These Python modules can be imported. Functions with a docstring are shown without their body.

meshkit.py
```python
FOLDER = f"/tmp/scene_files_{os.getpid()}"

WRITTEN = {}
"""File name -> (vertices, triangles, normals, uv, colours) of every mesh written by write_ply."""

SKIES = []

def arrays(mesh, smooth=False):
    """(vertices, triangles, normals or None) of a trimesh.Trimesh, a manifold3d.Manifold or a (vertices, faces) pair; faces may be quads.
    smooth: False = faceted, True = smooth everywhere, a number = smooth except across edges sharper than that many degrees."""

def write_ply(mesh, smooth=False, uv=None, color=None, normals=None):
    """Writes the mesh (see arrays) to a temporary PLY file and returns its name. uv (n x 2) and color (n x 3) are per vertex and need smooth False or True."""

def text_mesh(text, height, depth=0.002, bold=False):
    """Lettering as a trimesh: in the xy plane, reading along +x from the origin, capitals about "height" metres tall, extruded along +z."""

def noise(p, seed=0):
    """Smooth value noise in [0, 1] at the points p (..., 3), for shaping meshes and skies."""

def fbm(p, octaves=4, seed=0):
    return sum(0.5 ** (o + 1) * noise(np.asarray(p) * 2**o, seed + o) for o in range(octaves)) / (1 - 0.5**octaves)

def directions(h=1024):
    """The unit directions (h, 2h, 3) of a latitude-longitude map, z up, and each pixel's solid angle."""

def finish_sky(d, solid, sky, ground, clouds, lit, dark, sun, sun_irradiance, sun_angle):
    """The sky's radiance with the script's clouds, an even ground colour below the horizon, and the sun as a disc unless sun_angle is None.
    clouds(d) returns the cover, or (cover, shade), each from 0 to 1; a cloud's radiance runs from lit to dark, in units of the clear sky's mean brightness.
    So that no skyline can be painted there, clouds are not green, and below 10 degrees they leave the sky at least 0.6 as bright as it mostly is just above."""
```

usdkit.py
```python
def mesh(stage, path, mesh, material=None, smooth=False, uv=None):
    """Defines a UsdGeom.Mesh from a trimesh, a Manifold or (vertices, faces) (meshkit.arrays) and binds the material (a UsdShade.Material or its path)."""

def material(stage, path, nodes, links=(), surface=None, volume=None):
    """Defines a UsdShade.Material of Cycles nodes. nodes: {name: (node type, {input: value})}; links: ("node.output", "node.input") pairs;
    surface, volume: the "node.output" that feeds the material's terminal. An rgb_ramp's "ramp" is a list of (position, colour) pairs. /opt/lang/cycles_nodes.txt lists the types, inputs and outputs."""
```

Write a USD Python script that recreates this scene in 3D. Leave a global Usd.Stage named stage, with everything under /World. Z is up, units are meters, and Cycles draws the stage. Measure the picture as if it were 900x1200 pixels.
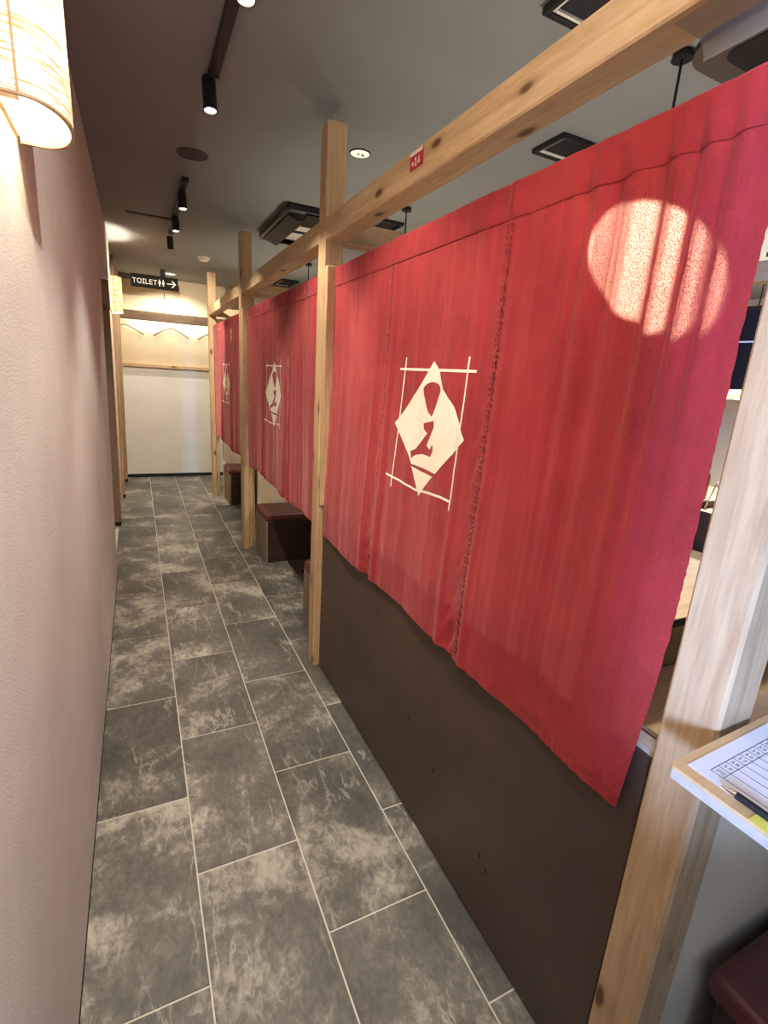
import math, numpy as np, trimesh, usdkit, meshkit
import manifold3d as m3
import shapely, shapely.geometry as sg
from pxr import Usd, UsdGeom, UsdLux, Sdf, Gf

stage = Usd.Stage.CreateInMemory()
UsdGeom.SetStageUpAxis(stage, UsdGeom.Tokens.z)
UsdGeom.SetStageMetersPerUnit(stage, 1.0)
UsdGeom.Xform.Define(stage, '/World')
UsdGeom.Scope.Define(stage, '/World/Looks')

# ------------------------------------------------------------------ camera
EXPOSURE = 0.6
YAW, PITCH, ROLL, FPX, EYE = 0.463766657, 0.262247329, 0.0649814726, 582.21, (0, 0, 1.437)
fw = np.array([math.sin(YAW)*math.cos(PITCH), math.cos(YAW)*math.cos(PITCH), -math.sin(PITCH)])
rt0 = np.array([math.cos(YAW), -math.sin(YAW), 0]); up0 = np.cross(rt0, fw)
rt = math.cos(ROLL)*rt0 + math.sin(ROLL)*up0; up = np.cross(rt, fw)
cam = UsdGeom.Camera.Define(stage, '/World/camera')
M = Gf.Matrix4d(*rt, 0, *up, 0, *(-fw), 0, *EYE, 1)
cam.AddTransformOp().Set(M)
cam.CreateHorizontalApertureAttr(36.0); cam.CreateVerticalApertureAttr(48.0)
cam.CreateFocalLengthAttr(36.0*FPX/900); cam.CreateClippingRangeAttr(Gf.Vec2f(0.02, 100))
cam.CreateExposureAttr(EXPOSURE)

# ------------------------------------------------------------------ light
used = {}
def numbered(path):
    if path not in used:
        used[path] = 0; return path
    used[path] += 1; return f'{path}_{used[path]:03d}'
WARM, WARMER, COOL = (1.0, 0.93, 0.82), (1.0, 0.90, 0.74), (0.28, 0.46, 1.0)
def place(prim, loc, aim=None):
    x = UsdGeom.Xformable(prim)
    if aim is None:
        x.AddTranslateOp().Set(Gf.Vec3d(*loc)); return
    z = -np.array(aim, float); z /= np.linalg.norm(z)
    a = np.cross([0, 0, 1.0] if abs(z[2]) < .99 else [0, 1.0, 0], z); a /= np.linalg.norm(a); b = np.cross(z, a)
    x.AddTransformOp().Set(Gf.Matrix4d(*a, 0, *b, 0, *z, 0, *map(float, loc), 1))
def rect(name, loc, aim, w, h, power, color):
    l = UsdLux.RectLight.Define(stage, numbered('/World/' + name)); l.CreateWidthAttr(w); l.CreateHeightAttr(h)
    l.CreateIntensityAttr(power); l.CreateColorAttr(Gf.Vec3f(*color)); place(l, loc, aim); return l
def spot(name, loc, aim, power, color, angle, soft=.3, radius=.02):
    l = UsdLux.SphereLight.Define(stage, numbered('/World/' + name)); l.CreateRadiusAttr(radius); l.CreateIntensityAttr(power)
    l.CreateColorAttr(Gf.Vec3f(*color)); l.CreateNormalizeAttr(True)
    s = UsdLux.ShapingAPI.Apply(l.GetPrim()); s.CreateShapingConeAngleAttr(angle); s.CreateShapingConeSoftnessAttr(soft)
    place(l, loc, aim); return l
def bulb(name, loc, power, color, radius=.03):
    l = UsdLux.SphereLight.Define(stage, numbered('/World/' + name)); l.CreateRadiusAttr(radius); l.CreateIntensityAttr(power)
    l.CreateColorAttr(Gf.Vec3f(*color)); l.CreateNormalizeAttr(True); place(l, loc); return l
# daylight through the entrance window, behind the camera on the left
rect('entrance_daylight', (-2.05, -1.68, 1.66), (1, .80, -.18), .32, .6, 450, COOL)
# ------------------------------------------------------------------ helpers
def ppath(p): return '/World' if p is None else str(p.GetPath())
def tag(p, label=None, cat=None, group=None, kind=None):
    for k, v in (('label', label), ('category', cat), ('group', group), ('kind', kind)):
        if v: p.SetCustomDataByKey(k, v)
    return p
def thing(name, label, cat, loc=(0, 0, 0), rotz=0, group=None, kind=None):
    x = UsdGeom.Xform.Define(stage, numbered('/World/' + name)); x.AddTranslateOp().Set(Gf.Vec3d(*map(float, loc)))
    if rotz: x.AddRotateZOp().Set(rotz)
    return tag(x.GetPrim(), label, cat, group, kind)
def obj(name, mesh, m, parent=None, label=None, cat=None, group=None, kind=None, smooth=False, loc=None):
    if isinstance(mesh, (list,)): mesh = trimesh.util.concatenate(mesh)
    if loc is not None: mesh = mesh.copy(); mesh.apply_translation(-np.array(loc))
    g = usdkit.mesh(stage, numbered(ppath(parent) + '/' + name), mesh, m, smooth=smooth)
    if loc is not None: g.AddTranslateOp().Set(Gf.Vec3d(*map(float, loc)))
    return tag(g.GetPrim(), label, cat, group, kind)
def box(a, b, c=0.0):
    """chamfered box from corner a to corner b"""
    a, b = np.minimum(a, b).astype(float), np.maximum(a, b).astype(float)
    if c <= 0:
        t = trimesh.creation.box(b - a); t.apply_translation((a + b) / 2); return t
    c = min(c, (b - a).min() * .45)
    P = []
    for s in np.ndindex(2, 2, 2):
        s = np.array(s); corner = np.where(s, b, a); inn = np.where(s, -c, c)
        for k in range(3):
            q = corner + inn; q[k] = corner[k]; P.append(q)
    return trimesh.convex.convex_hull(np.array(P))
def lbox(a, b, c=0.0):
    return box(a, b, c)
def cyl(p, q, r, n=20, r2=None):
    p, q = np.array(p, float), np.array(q, float); L = np.linalg.norm(q - p)
    prof = [[0, 0], [r, 0], [r if r2 is None else r2, L], [0, L]]
    t = trimesh.creation.revolve(prof, sections=n)
    t.apply_transform(trimesh.geometry.align_vectors([0, 0, 1], (q - p) / L)); t.apply_translation(p); return t
def lathe(prof, loc=(0, 0, 0), n=28):
    t = trimesh.creation.revolve(prof, sections=n); t.apply_translation(loc); return t
def tube(pts, r, n=8):
    pts = np.array(pts, float); t = np.gradient(pts, axis=0); t /= np.linalg.norm(t, axis=1, keepdims=True)
    ref = np.array([0.3, 0.1, 1.0]); V = []; k = len(pts)
    if abs(t[:, 2]).max() > .9: ref = np.array([1.0, .2, .1])
    ang = np.arange(n) * 2 * math.pi / n
    for p, d in zip(pts, t):
        a = np.cross(d, ref); a /= np.linalg.norm(a); b = np.cross(d, a)
        V.append(p + r * (np.cos(ang)[:, None] * a + np.sin(ang)[:, None] * b))
    V = np.vstack(V + [pts[0], pts[-1]]); F = []
    for i in range(k - 1):
        for j in range(n):
            a, b, c, d = i*n+j, i*n+(j+1) % n, (i+1)*n+(j+1) % n, (i+1)*n+j; F += [[a, b, c], [a, c, d]]
    for j in range(n): F += [[k*n, (j+1) % n, j], [k*n+1, (k-1)*n+j, (k-1)*n+(j+1) % n]]
    t = trimesh.Trimesh(V, F, process=False); trimesh.repair.fix_normals(t); return t
def extrude(poly, h, T=None):
    t = trimesh.creation.extrude_polygon(poly, h, engine='earcut')
    if T is not None: t.apply_transform(T)
    return t
def frame4(ex, ey, ez, o):
    T = np.eye(4); T[:3, 0], T[:3, 1], T[:3, 2], T[:3, 3] = ex, ey, ez, o; return T

# ------------------------------------------------------------------ materials
def srgb(*c):
    c = np.array(c) / 255.0; return tuple(np.where(c < .04045, c / 12.92, ((c + .055) / 1.055) ** 2.4))
def plain(name, color, rough=.6, noise=0.0, scale=20, bump=0.0, bscale=200, spec=.5, metal=0.0, sheen=0):
    n = {'p': ('principled_bsdf', {'base_color': color, 'roughness': rough, 'specular_ior_level': spec, 'metallic': metal, 'sheen_weight': sheen})}; L = []
    if noise or bump: n['g'] = ('geometry', {})
    if noise:
        lo = tuple(np.array(color) * (1 - noise)); hi = tuple(np.minimum(np.array(color) * (1 + noise), 1))
        n['n'] = ('noise_texture', {'scale': scale, 'detail': 4.0}); n['r'] = ('rgb_ramp', {'ramp': [(.3, lo), (.7, hi)]})
        L += [('g.position', 'n.vector'), ('n.fac', 'r.fac'), ('r.color', 'p.base_color')]
    if bump:
        n['bn'] = ('noise_texture', {'scale': bscale, 'detail': 3.0}); n['b'] = ('bump', {'strength': bump, 'distance': .002})
        L += [('g.position', 'bn.vector'), ('bn.fac', 'b.height'), ('b.normal', 'p.normal')]
    return usdkit.material(stage, '/World/Looks/' + name, n, L, surface='p.BSDF')
def wood(name, axis, c0, c1, knot=srgb(96, 58, 30), rough=.55, off=0.0, knots=True, fine=1.0):
    st = [14.0 * fine] * 3; st[axis] = 1.1
    kn = [12.0] * 3; kn[axis] = 4.6
    n = {'g': ('geometry', {}), 'm': ('mapping', {'location': (off, off * 1.7, off * .6), 'scale': tuple(st)}),
         'n': ('noise_texture', {'scale': 1.6, 'detail': 5.0, 'roughness': .6, 'distortion': .8}),
         'm2': ('mapping', {'location': (off, off, off), 'scale': tuple(np.array(st) * 5)}),
         'n2': ('noise_texture', {'scale': 2.2, 'detail': 3.0}),
         'mx': ('mix_float', {'fac': .35}),
         'r': ('rgb_ramp', {'ramp': [(.28, c1), (.48, tuple((np.array(c0) + c1) / 2)), (.66, c0)]}),
         'km': ('mapping', {'location': (off * 2.3, off, off * .9), 'scale': tuple(kn)}),
         'v': ('voronoi_texture', {'scale': 1.0, 'randomness': 1.0}),
         'kr': ('rgb_ramp', {'ramp': [(0, (1, 1, 1)), (.10, (.9, .9, .9)), (.15, (.22, .22, .22)), (.27, (0, 0, 0))]}),
         'mc': ('mix', {'color2': knot}),
         'b': ('bump', {'strength': .25, 'distance': .002}),
         'p': ('principled_bsdf', {'roughness': rough, 'specular_ior_level': .35})}
    L = [('g.position', 'm.vector'), ('m.vector', 'n.vector'), ('g.position', 'm2.vector'), ('m2.vector', 'n2.vector'),
         ('n.fac', 'mx.a'), ('n2.fac', 'mx.b'), ('mx.result', 'r.fac'), ('mx.result', 'b.height'), ('b.normal', 'p.normal')]
    if knots:
        L += [('g.position', 'km.vector'), ('km.vector', 'v.vector'), ('v.distance', 'kr.fac'), ('kr.color', 'mc.fac'), ('r.color', 'mc.color1'), ('mc.color', 'p.base_color')]
    else:
        L += [('r.color', 'p.base_color')]
    return usdkit.material(stage, '/World/Looks/' + name, n, L, surface='p.BSDF')
def tile_mat(name, off, bright):
    k = bright
    D, Mi, Li = np.array(srgb(88, 85, 79)) * k, np.array(srgb(122, 117, 107)) * k, np.array(srgb(184, 177, 161)) * k
    n = {'g': ('geometry', {}), 'm': ('mapping', {'location': off, 'scale': (1, 1, 1)}),
         'n': ('noise_texture', {'scale': 2.6, 'detail': 5.0, 'roughness': .6, 'distortion': .4}),
         'ms': ('mapping', {'location': off, 'scale': (46, 30, 1)}), 'n3': ('noise_texture', {'scale': 1.0, 'detail': 6.0, 'roughness': .7, 'distortion': .6}),
         'mf': ('mix_float', {'fac': .22}),
         'r': ('rgb_ramp', {'ramp': [(.38, tuple(D)), (.49, tuple((D + Mi) / 2)), (.54, tuple(Mi)), (.625, tuple(Li))]}),
         'mv': ('mapping', {'location': (off[1], off[0], off[2]), 'rotation': (0, 0, off[0] % .5 - .25), 'scale': (4.2, 1.25, 1)}),
         'v': ('noise_texture', {'scale': 1.0, 'detail': 7.0, 'roughness': .6, 'distortion': .25}),
         'vr': ('rgb_ramp', {'ramp': [(.484, (0, 0, 0)), (.496, (.30, .30, .30)), (.5, (1, 1, 1)), (.504, (.30, .30, .30)), (.516, (0, 0, 0))]}),
         'nm': ('noise_texture', {'scale': 5.0, 'detail': 3.0}), 'nmr': ('rgb_ramp', {'ramp': [(.42, (0, 0, 0)), (.60, (.85, .85, .85))]}),
         'mm': ('mix', {'mix_type': 'multiply', 'fac': 1.0}),
         'mx': ('mix', {'color2': tuple(np.array(srgb(208, 202, 186)) * k)}),
         'r3': ('rgb_ramp', {'ramp': [(.3, (.80, .80, .80)), (.7, (1.10, 1.10, 1.10))]}),
         'm3': ('mix', {'mix_type': 'multiply', 'fac': 1.0}),
         'b': ('bump', {'strength': .35, 'distance': .004}),
         'p': ('principled_bsdf', {'roughness': .46, 'specular_ior_level': .4})}
    L = [('g.position', 'm.vector'), ('m.vector', 'n.vector'), ('g.position', 'ms.vector'), ('ms.vector', 'n3.vector'), ('n.fac', 'mf.a'), ('n3.fac', 'mf.b'), ('mf.result', 'r.fac'),
         ('g.position', 'mv.vector'), ('mv.vector', 'v.vector'), ('v.fac', 'vr.fac'), ('m.vector', 'nm.vector'), ('nm.fac', 'nmr.fac'), ('vr.color', 'mm.color1'), ('nmr.color', 'mm.color2'),
         ('mm.color', 'mx.fac'), ('r.color', 'mx.color1'), ('n3.fac', 'r3.fac'), ('mx.color', 'm3.color1'), ('r3.color', 'm3.color2'),
         ('m3.color', 'p.base_color'), ('n3.fac', 'b.height'), ('b.normal', 'p.normal')]
    return usdkit.material(stage, '/World/Looks/' + name, n, L, surface='p.BSDF')
def emit(name, color, s):
    return usdkit.material(stage, '/World/Looks/' + name, {'e': ('emission', {'color': color, 'strength': s})}, surface='e.emission')
def cloth(name, base, trans, w, weave=True):
    n = {'g': ('geometry', {}), 'm': ('mapping', {'scale': (1, 620, 420)}), 'w': ('noise_texture', {'scale': 1.0, 'detail': 1.0}),
         'm2': ('mapping', {'scale': (3, 3, 3)}), 'w2': ('noise_texture', {'scale': 2.5, 'detail': 5.0, 'roughness': .65}),
         'r2': ('rgb_ramp', {'ramp': [(.3, tuple(np.array(base) * .86)), (.7, tuple(np.array(base) * 1.12))]}),
         'tr': ('rgb_ramp', {'ramp': [(.38, tuple(np.array(trans) * .3)), (.5, tuple(np.array(trans) * .7)), (.62, trans)]}),
         'w3': ('noise_texture', {'scale': 26.0, 'detail': 6.0, 'roughness': .6}),
         'bm': ('mapping', {'scale': (0, 26, .5)}), 'bn': ('noise_texture', {'scale': 1.0, 'detail': 2.5, 'roughness': .55}), 'br': ('rgb_ramp', {'ramp': [(.46, (.34, .34, .34)), (.58, (1, 1, 1))]}),
         'bx': ('mix', {'mix_type': 'multiply', 'fac': 1.0}), 'ad': ('mix_float', {'fac': .3}), 'b': ('bump', {'strength': .5, 'distance': .003}),
         'd': ('principled_bsdf', {'roughness': .85, 'specular_ior_level': .15, 'sheen_weight': .35, 'sheen_roughness': .4, 'sheen_tint': (1, .55, .5)}), 't': ('translucent_bsdf', {}), 'mx': ('mix_closure', {'fac': w})}
    L = [('g.position', 'm.vector'), ('m.vector', 'w.vector'), ('g.position', 'm2.vector'), ('m2.vector', 'w2.vector'), ('w2.fac', 'r2.fac'), ('r2.color', 'd.base_color'),
         ('w.fac', 'tr.fac'), ('tr.color', 'bx.color1'), ('g.position', 'bm.vector'), ('bm.vector', 'bn.vector'), ('bn.fac', 'br.fac'), ('br.color', 'bx.color2'), ('bx.color', 't.color'), ('g.position', 'w3.vector'), ('w3.fac', 'ad.a'), ('w.fac', 'ad.b'), ('ad.result', 'b.height'), ('b.normal', 'd.normal'),
         ('d.BSDF', 'mx.closure1'), ('t.BSDF', 'mx.closure2')]
    return usdkit.material(stage, '/World/Looks/' + name, n, L, surface='mx.closure')

W0, W1 = srgb(220, 190, 148), srgb(182, 144, 102)
wood_x = wood('cedar_crosswise', 0, W0, W1, off=3.1)
wood_y = wood('cedar_lengthwise', 1, W0, W1, off=1.7)
wood_y2 = wood('cedar_lengthwise_pale', 1, srgb(214, 184, 144), srgb(174, 138, 98), off=7.3)
wood_z = wood('cedar_upright', 2, srgb(208, 176, 132), srgb(168, 130, 90), off=.4)
wood_z2 = wood('cedar_upright_grey', 2, srgb(212, 190, 164), srgb(168, 138, 108), off=5.2)
wood_aged = wood('aged_upright', 2, srgb(176, 146, 112), srgb(122, 94, 66), off=2.2)
wood_aged_x = wood('aged_crosswise', 0, srgb(108, 84, 58), srgb(62, 46, 32), off=4.2)
ply = wood('pale_plywood', 0, srgb(226, 190, 138), srgb(204, 162, 108), knots=False, off=2.0)
ply_edge = plain('plywood_edge', srgb(196, 184, 168), .6, .12, 60)
bench_wood = wood('bench_plywood', 2, srgb(150, 132, 106), srgb(112, 96, 74), knots=False, off=6)
table_wood = wood('table_top_wood', 0, srgb(236, 208, 168), srgb(206, 170, 124), off=9, knots=False)
dark_wood = wood('dark_stained_wood', 0, srgb(70, 48, 34), srgb(44, 29, 20), knots=False, off=1)
plaster = plain('cream_plaster', srgb(216, 209, 200), .85, .04, 8, .5, 260, .2)
cream = plain('cream_paint', srgb(226, 206, 172), .8, .03, 6, .2, 300, .2)
greyboard = plain('pale_grey_board', srgb(216, 211, 198), .7, .03, 5, 0, 300, .3)
ceil_m = plain('taupe_ceiling_paint', srgb(138, 140, 137), .85, .03, 3, 0, 300, .2)
grout_m = plain('pale_grout', srgb(206, 198, 182), .8, .08, 40)
panel_m = plain('dark_brown_panel', srgb(76, 60, 50), .42, .14, 5, .15, 60, .4)
black = plain('black_metal', srgb(26, 23, 21), .45)
blackm = plain('matt_black', srgb(18, 16, 15), .7)
leather = plain('brown_leatherette', srgb(96, 46, 40), .38, .1, 30, .2, 400)
white_p = plain('white_plastic', srgb(232, 226, 212), .45)
chrome = plain('brushed_chrome', srgb(205, 200, 192), .25, metal=1.0)
print_m = plain('cream_print', srgb(252, 240, 214), .8, .03, 60, .2, 500, .2)
paper_m = plain('white_paper', srgb(238, 238, 238), .7, spec=.2)
ink = plain('printed_ink', srgb(72, 76, 90), .6)
yellow_m = plain('yellow_note', srgb(240, 226, 96), .7)
red_m = plain('red_plate', srgb(190, 34, 44), .4)
slate_dk = plain('dark_sign', srgb(44, 38, 32), .85, spec=.1)
sign_wh = plain('white_lettering', srgb(246, 240, 228), .6)
taupe = plain('taupe_door', srgb(120, 102, 86), .6, .06, 10)
stitch = plain('dark_thread', srgb(112, 26, 28), .8)
RED = (srgb(170, 52, 54))
cloth_m = cloth('red_cotton', RED, (.95, .50, .40), .11)
sleeve_m = cloth('red_cotton_doubled', tuple(np.array(RED) * .93), (.5, .06, .05), .06)
shade_m = usdkit.material(stage, '/World/Looks/lantern_paper', {
    'g': ('geometry', {}), 'm': ('mapping', {'scale': (14, 14, 330)}), 'n': ('noise_texture', {'scale': 1.0, 'detail': 3.0, 'distortion': .6}),
    'r': ('rgb_ramp', {'ramp': [(.40, srgb(168, 136, 98)), (.47, srgb(240, 230, 208)), (.7, srgb(252, 247, 236))]}),
    'd': ('diffuse_bsdf', {}), 't': ('translucent_bsdf', {}), 'mx': ('mix_closure', {'fac': .28})},
    [('g.position', 'm.vector'), ('m.vector', 'n.vector'), ('n.fac', 'r.fac'), ('r.color', 'd.color'), ('r.color', 't.color'), ('d.BSDF', 'mx.closure1'), ('t.BSDF', 'mx.closure2')], surface='mx.closure')
spot_face = emit('spot_lens', (1, .86, .66), 14)
bulb_m = usdkit.material(stage, '/World/Looks/frosted_bulb', {'a': ('transparent_bsdf', {'color': (1, 1, 1)}), 'b': ('emission', {'color': WARM, 'strength': 6.0}), 'm': ('mix_closure', {'fac': .3})},
    [('a.BSDF', 'm.closure1'), ('b.emission', 'm.closure2')], surface='m.closure')
tape_m = usdkit.material(stage, '/World/Looks/clear_tape', {'a': ('transparent_bsdf', {'color': (.93, .92, .9)}), 'b': ('glossy_bsdf', {'color': (.5, .5, .48), 'roughness': .35}),
    'c': ('diffuse_bsdf', {'color': (.75, .72, .66)}), 'm1': ('mix_closure', {'fac': .5}), 'm2': ('mix_closure', {'fac': .16})},
    [('b.BSDF', 'm1.closure1'), ('c.BSDF', 'm1.closure2'), ('a.BSDF', 'm2.closure1'), ('m1.closure', 'm2.closure2')], surface='m2.closure')
tiles = [tile_mat('slate_tile_%s' % w, (2.3 * i + .37, 5.1 * i, 1.7 * i), b) for i, (w, b) in enumerate(
    [('ash', .88), ('mid', 1.0), ('dark', .8), ('pale', 1.1), ('cloud', .95), ('worn', 1.05)])]

# ------------------------------------------------------------------ the room
ZC = 2.43
YF, XR = 7.08, 5.6
floor = thing('floor', None, None, kind='structure')
obj('grout_bed', box((-3.2, -3, -.06), (XR, YF + .1, -.0015)), grout_m, floor)
rng = np.random.default_rng(7)
GX, GY, PX, PY = .0755, .918, .3009, .6012
for i in range(-1, 9):
    x0 = GX + PX * i
    for j in range(-3, 12):
        y0 = GY + PY * j + (PY / 2 if i % 2 == 0 else 0)
        xa, xb, ya, yb = x0 + .0022, x0 + PX - .0022, y0 + .0022, min(y0 + PY - .0022, YF)
        if i == -1: xa = max(xa, -.222)
        if yb - ya < .03: continue
        obj('tile', box((xa, ya, -.012), (xb, yb, rng.uniform(-.0004, .0004)), .0012), tiles[rng.integers(len(tiles))], floor)
obj('ceiling', box((-3.2, -3, ZC), (XR, YF + .1, ZC + .06)), ceil_m, None, kind='structure')
def lean_wall(name, y0, y1, x0=-.2, slope=.02, z0=0, z1=ZC, m=plaster, thick=.2):
    P = np.array([[x0 + slope * z, y, z] for y in (y0, y1) for z in (z0, z1)] + [[x0 - thick, y, z] for y in (y0, y1) for z in (z0, z1)])
    return obj(name, trimesh.convex.convex_hull(P), m, None, kind='structure')
YW = -.22
lean_wall('wall_left', YW, 3.70, z0=.012)
lean_wall('wall_left', 3.701, 5.24, z0=2.06)
lean_wall('wall_left', -1.1, YW - .003, z1=1.13)
lean_wall('wall_left', 5.24, YF, x0=-.215, m=cream)
obj('wall_left', box((-.62, 3.70, 0), (-.45, 5.24, ZC)), taupe, None, kind='structure')
obj('baseboard_left', box((-.206, YW, 0), (-.1985, 3.70, .011)), blackm, None, kind='structure')
wb = thing('wall_back', None, None, kind='structure')
obj('board', box((-.4, YF, 0), (XR, YF + .1, 1.39)), greyboard, wb)
obj('plaster_band', box((-.4, YF, 1.39), (XR, YF + .1, 2.0)), cream, wb)
for a, b in ((-.4, .354), (.360, 1.22), (1.226, XR)):
    obj('panel', box((a, YF - .006, 2.0), (b, YF + .1, ZC), .002), cream, wb)
obj('baseboard_back', box((-.18, YF - .012, 0), (2.6, YF, .042), .002), blackm, None, kind='structure')
obj('trim', box((-.2, YF - .07, ZC - .05), (.06, YF - .006, ZC), .004), dark_wood, None, kind='structure')
obj('wall_right', box((XR, -3, 0), (XR + .1, YF + .1, ZC)), cream, None, kind='structure')
obj('wall_front', box((-3.2, -3.1, 0), (XR, -3, ZC)), cream, None, kind='structure')
obj('wall_entrance', box((-3.3, -3.1, 0), (-3.2, YF, ZC)), cream, None, kind='structure')

w1 = thing('window_1', None, None, (-2.09, -1.71, 1.66), rotz=math.degrees(math.atan2(.80, 1)) , kind='structure')
for a, b in (((-.03, -.22, -.36), (.02, -.17, .36)), ((-.03, .17, -.36), (.02, .22, .36)), ((-.03, -.169, -.36), (.02, .169, -.31)), ((-.03, -.169, .31), (.02, .169, .36))): obj('frame_bar', box(a, b, .003), wood_z, w1)
obj('sill_wall', box((-.06, -.30, -1.66), (.03, .30, -.361)), cream, w1)
# left door casing (aged wood uprights) and lintel at the far end
def casing(x0, x1, y0, y1, label, ztop=ZC - .001):
    t = thing('door_casing', label, 'door casing', (0, 0, 0))
    P = np.array([[xx + (.02 * z if s else .02 * z), y, z] for s, xx in ((0, x0), (1, x1)) for y in (y0, y1) for z in (.035, ztop)])
    obj('upright', trimesh.convex.convex_hull(P), wood_aged, t)
    obj('plinth', box((x0 + .004, y0 + .003, 0), (x1 + .001, y1, .035)), blackm, t, label='black plinth foot')
casing(-.44, -.205, 4.885, 5.02, 'aged wood door casing behind the small glowing wall lantern', 2.059)
casing(-.212, -.175, 6.80, 6.93, 'thin wooden upright at the left end of the far grey wall')
casing(-.212, -.188, 5.95, 6.05, 'slim wooden strip on the left wall between the two door casings')
obj('lintel_beam', box((-.135, 6.84, 1.922), (1.6, 6.92, 2.020), .004), wood_aged_x, None, 'dark wooden lintel beam above the coat hangers at corridor end', 'beam')
obj('cap_rail', box((-.17, 7.035, 1.385), (1.6, 7.078, 1.425), .004), wood('cap_rail_wood', 0, srgb(196, 166, 120), srgb(146, 112, 70), off=8), None, 'wooden cap rail along the top of the far grey wall', 'rail')
# light strip under the lintel that washes the hanger wall
t = thing('light_strip', 'thin warm light strip hidden under the dark lintel beam', 'light')
obj('channel', box((-.1, 6.9205, 1.955), (1.4, 6.945, 1.965)), chrome, t)
rect('lintel_glow', (.62, 6.933, 1.954), (0, .55, -1), 1.4, .02, 48, WARM)
HX = wood('hanger_wood', 0, srgb(150, 132, 92), srgb(110, 92, 60), knots=False)
for k, (hx, lb) in enumerate(((-.1, 'wooden coat hanger nearest the left door casing'), (.415, 'wooden coat hanger in the middle of the far wall'), (.93, 'wooden coat hanger partly hidden behind the farthest post'))):
    t = thing('coat_hanger', lb, 'coat hanger', (hx, 7.045, 1.765), group='coat hangers on the far wall')
    u = np.linspace(-1, 1, 25); pts = np.stack([u * .205, 0 * u, .105 * (1 - np.abs(u) ** 1.25)], 1)
    obj('shoulder', tube(pts, .0085, 8), HX, t, smooth=True)
    a = np.linspace(0, 1, 14); hook = np.stack([.018 * np.sin(a * 4.4), 0 * a, .115 + .028 + .022 * (1 - np.cos(a * 4.4)) - .028 * (1 - a) ** 4], 1)
    obj('hook', tube(hook, .0022, 6), chrome, t, smooth=True)
    p = thing('wall_peg', ('short metal peg holding the ' + lb[7:])[:80], 'peg', (hx, 7.08, 1.92), group='pegs for coat hangers')
    obj('pin', cyl((.0, -.05, -.005), (0, 0, -.005), .004, 10), chrome, p)

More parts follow.
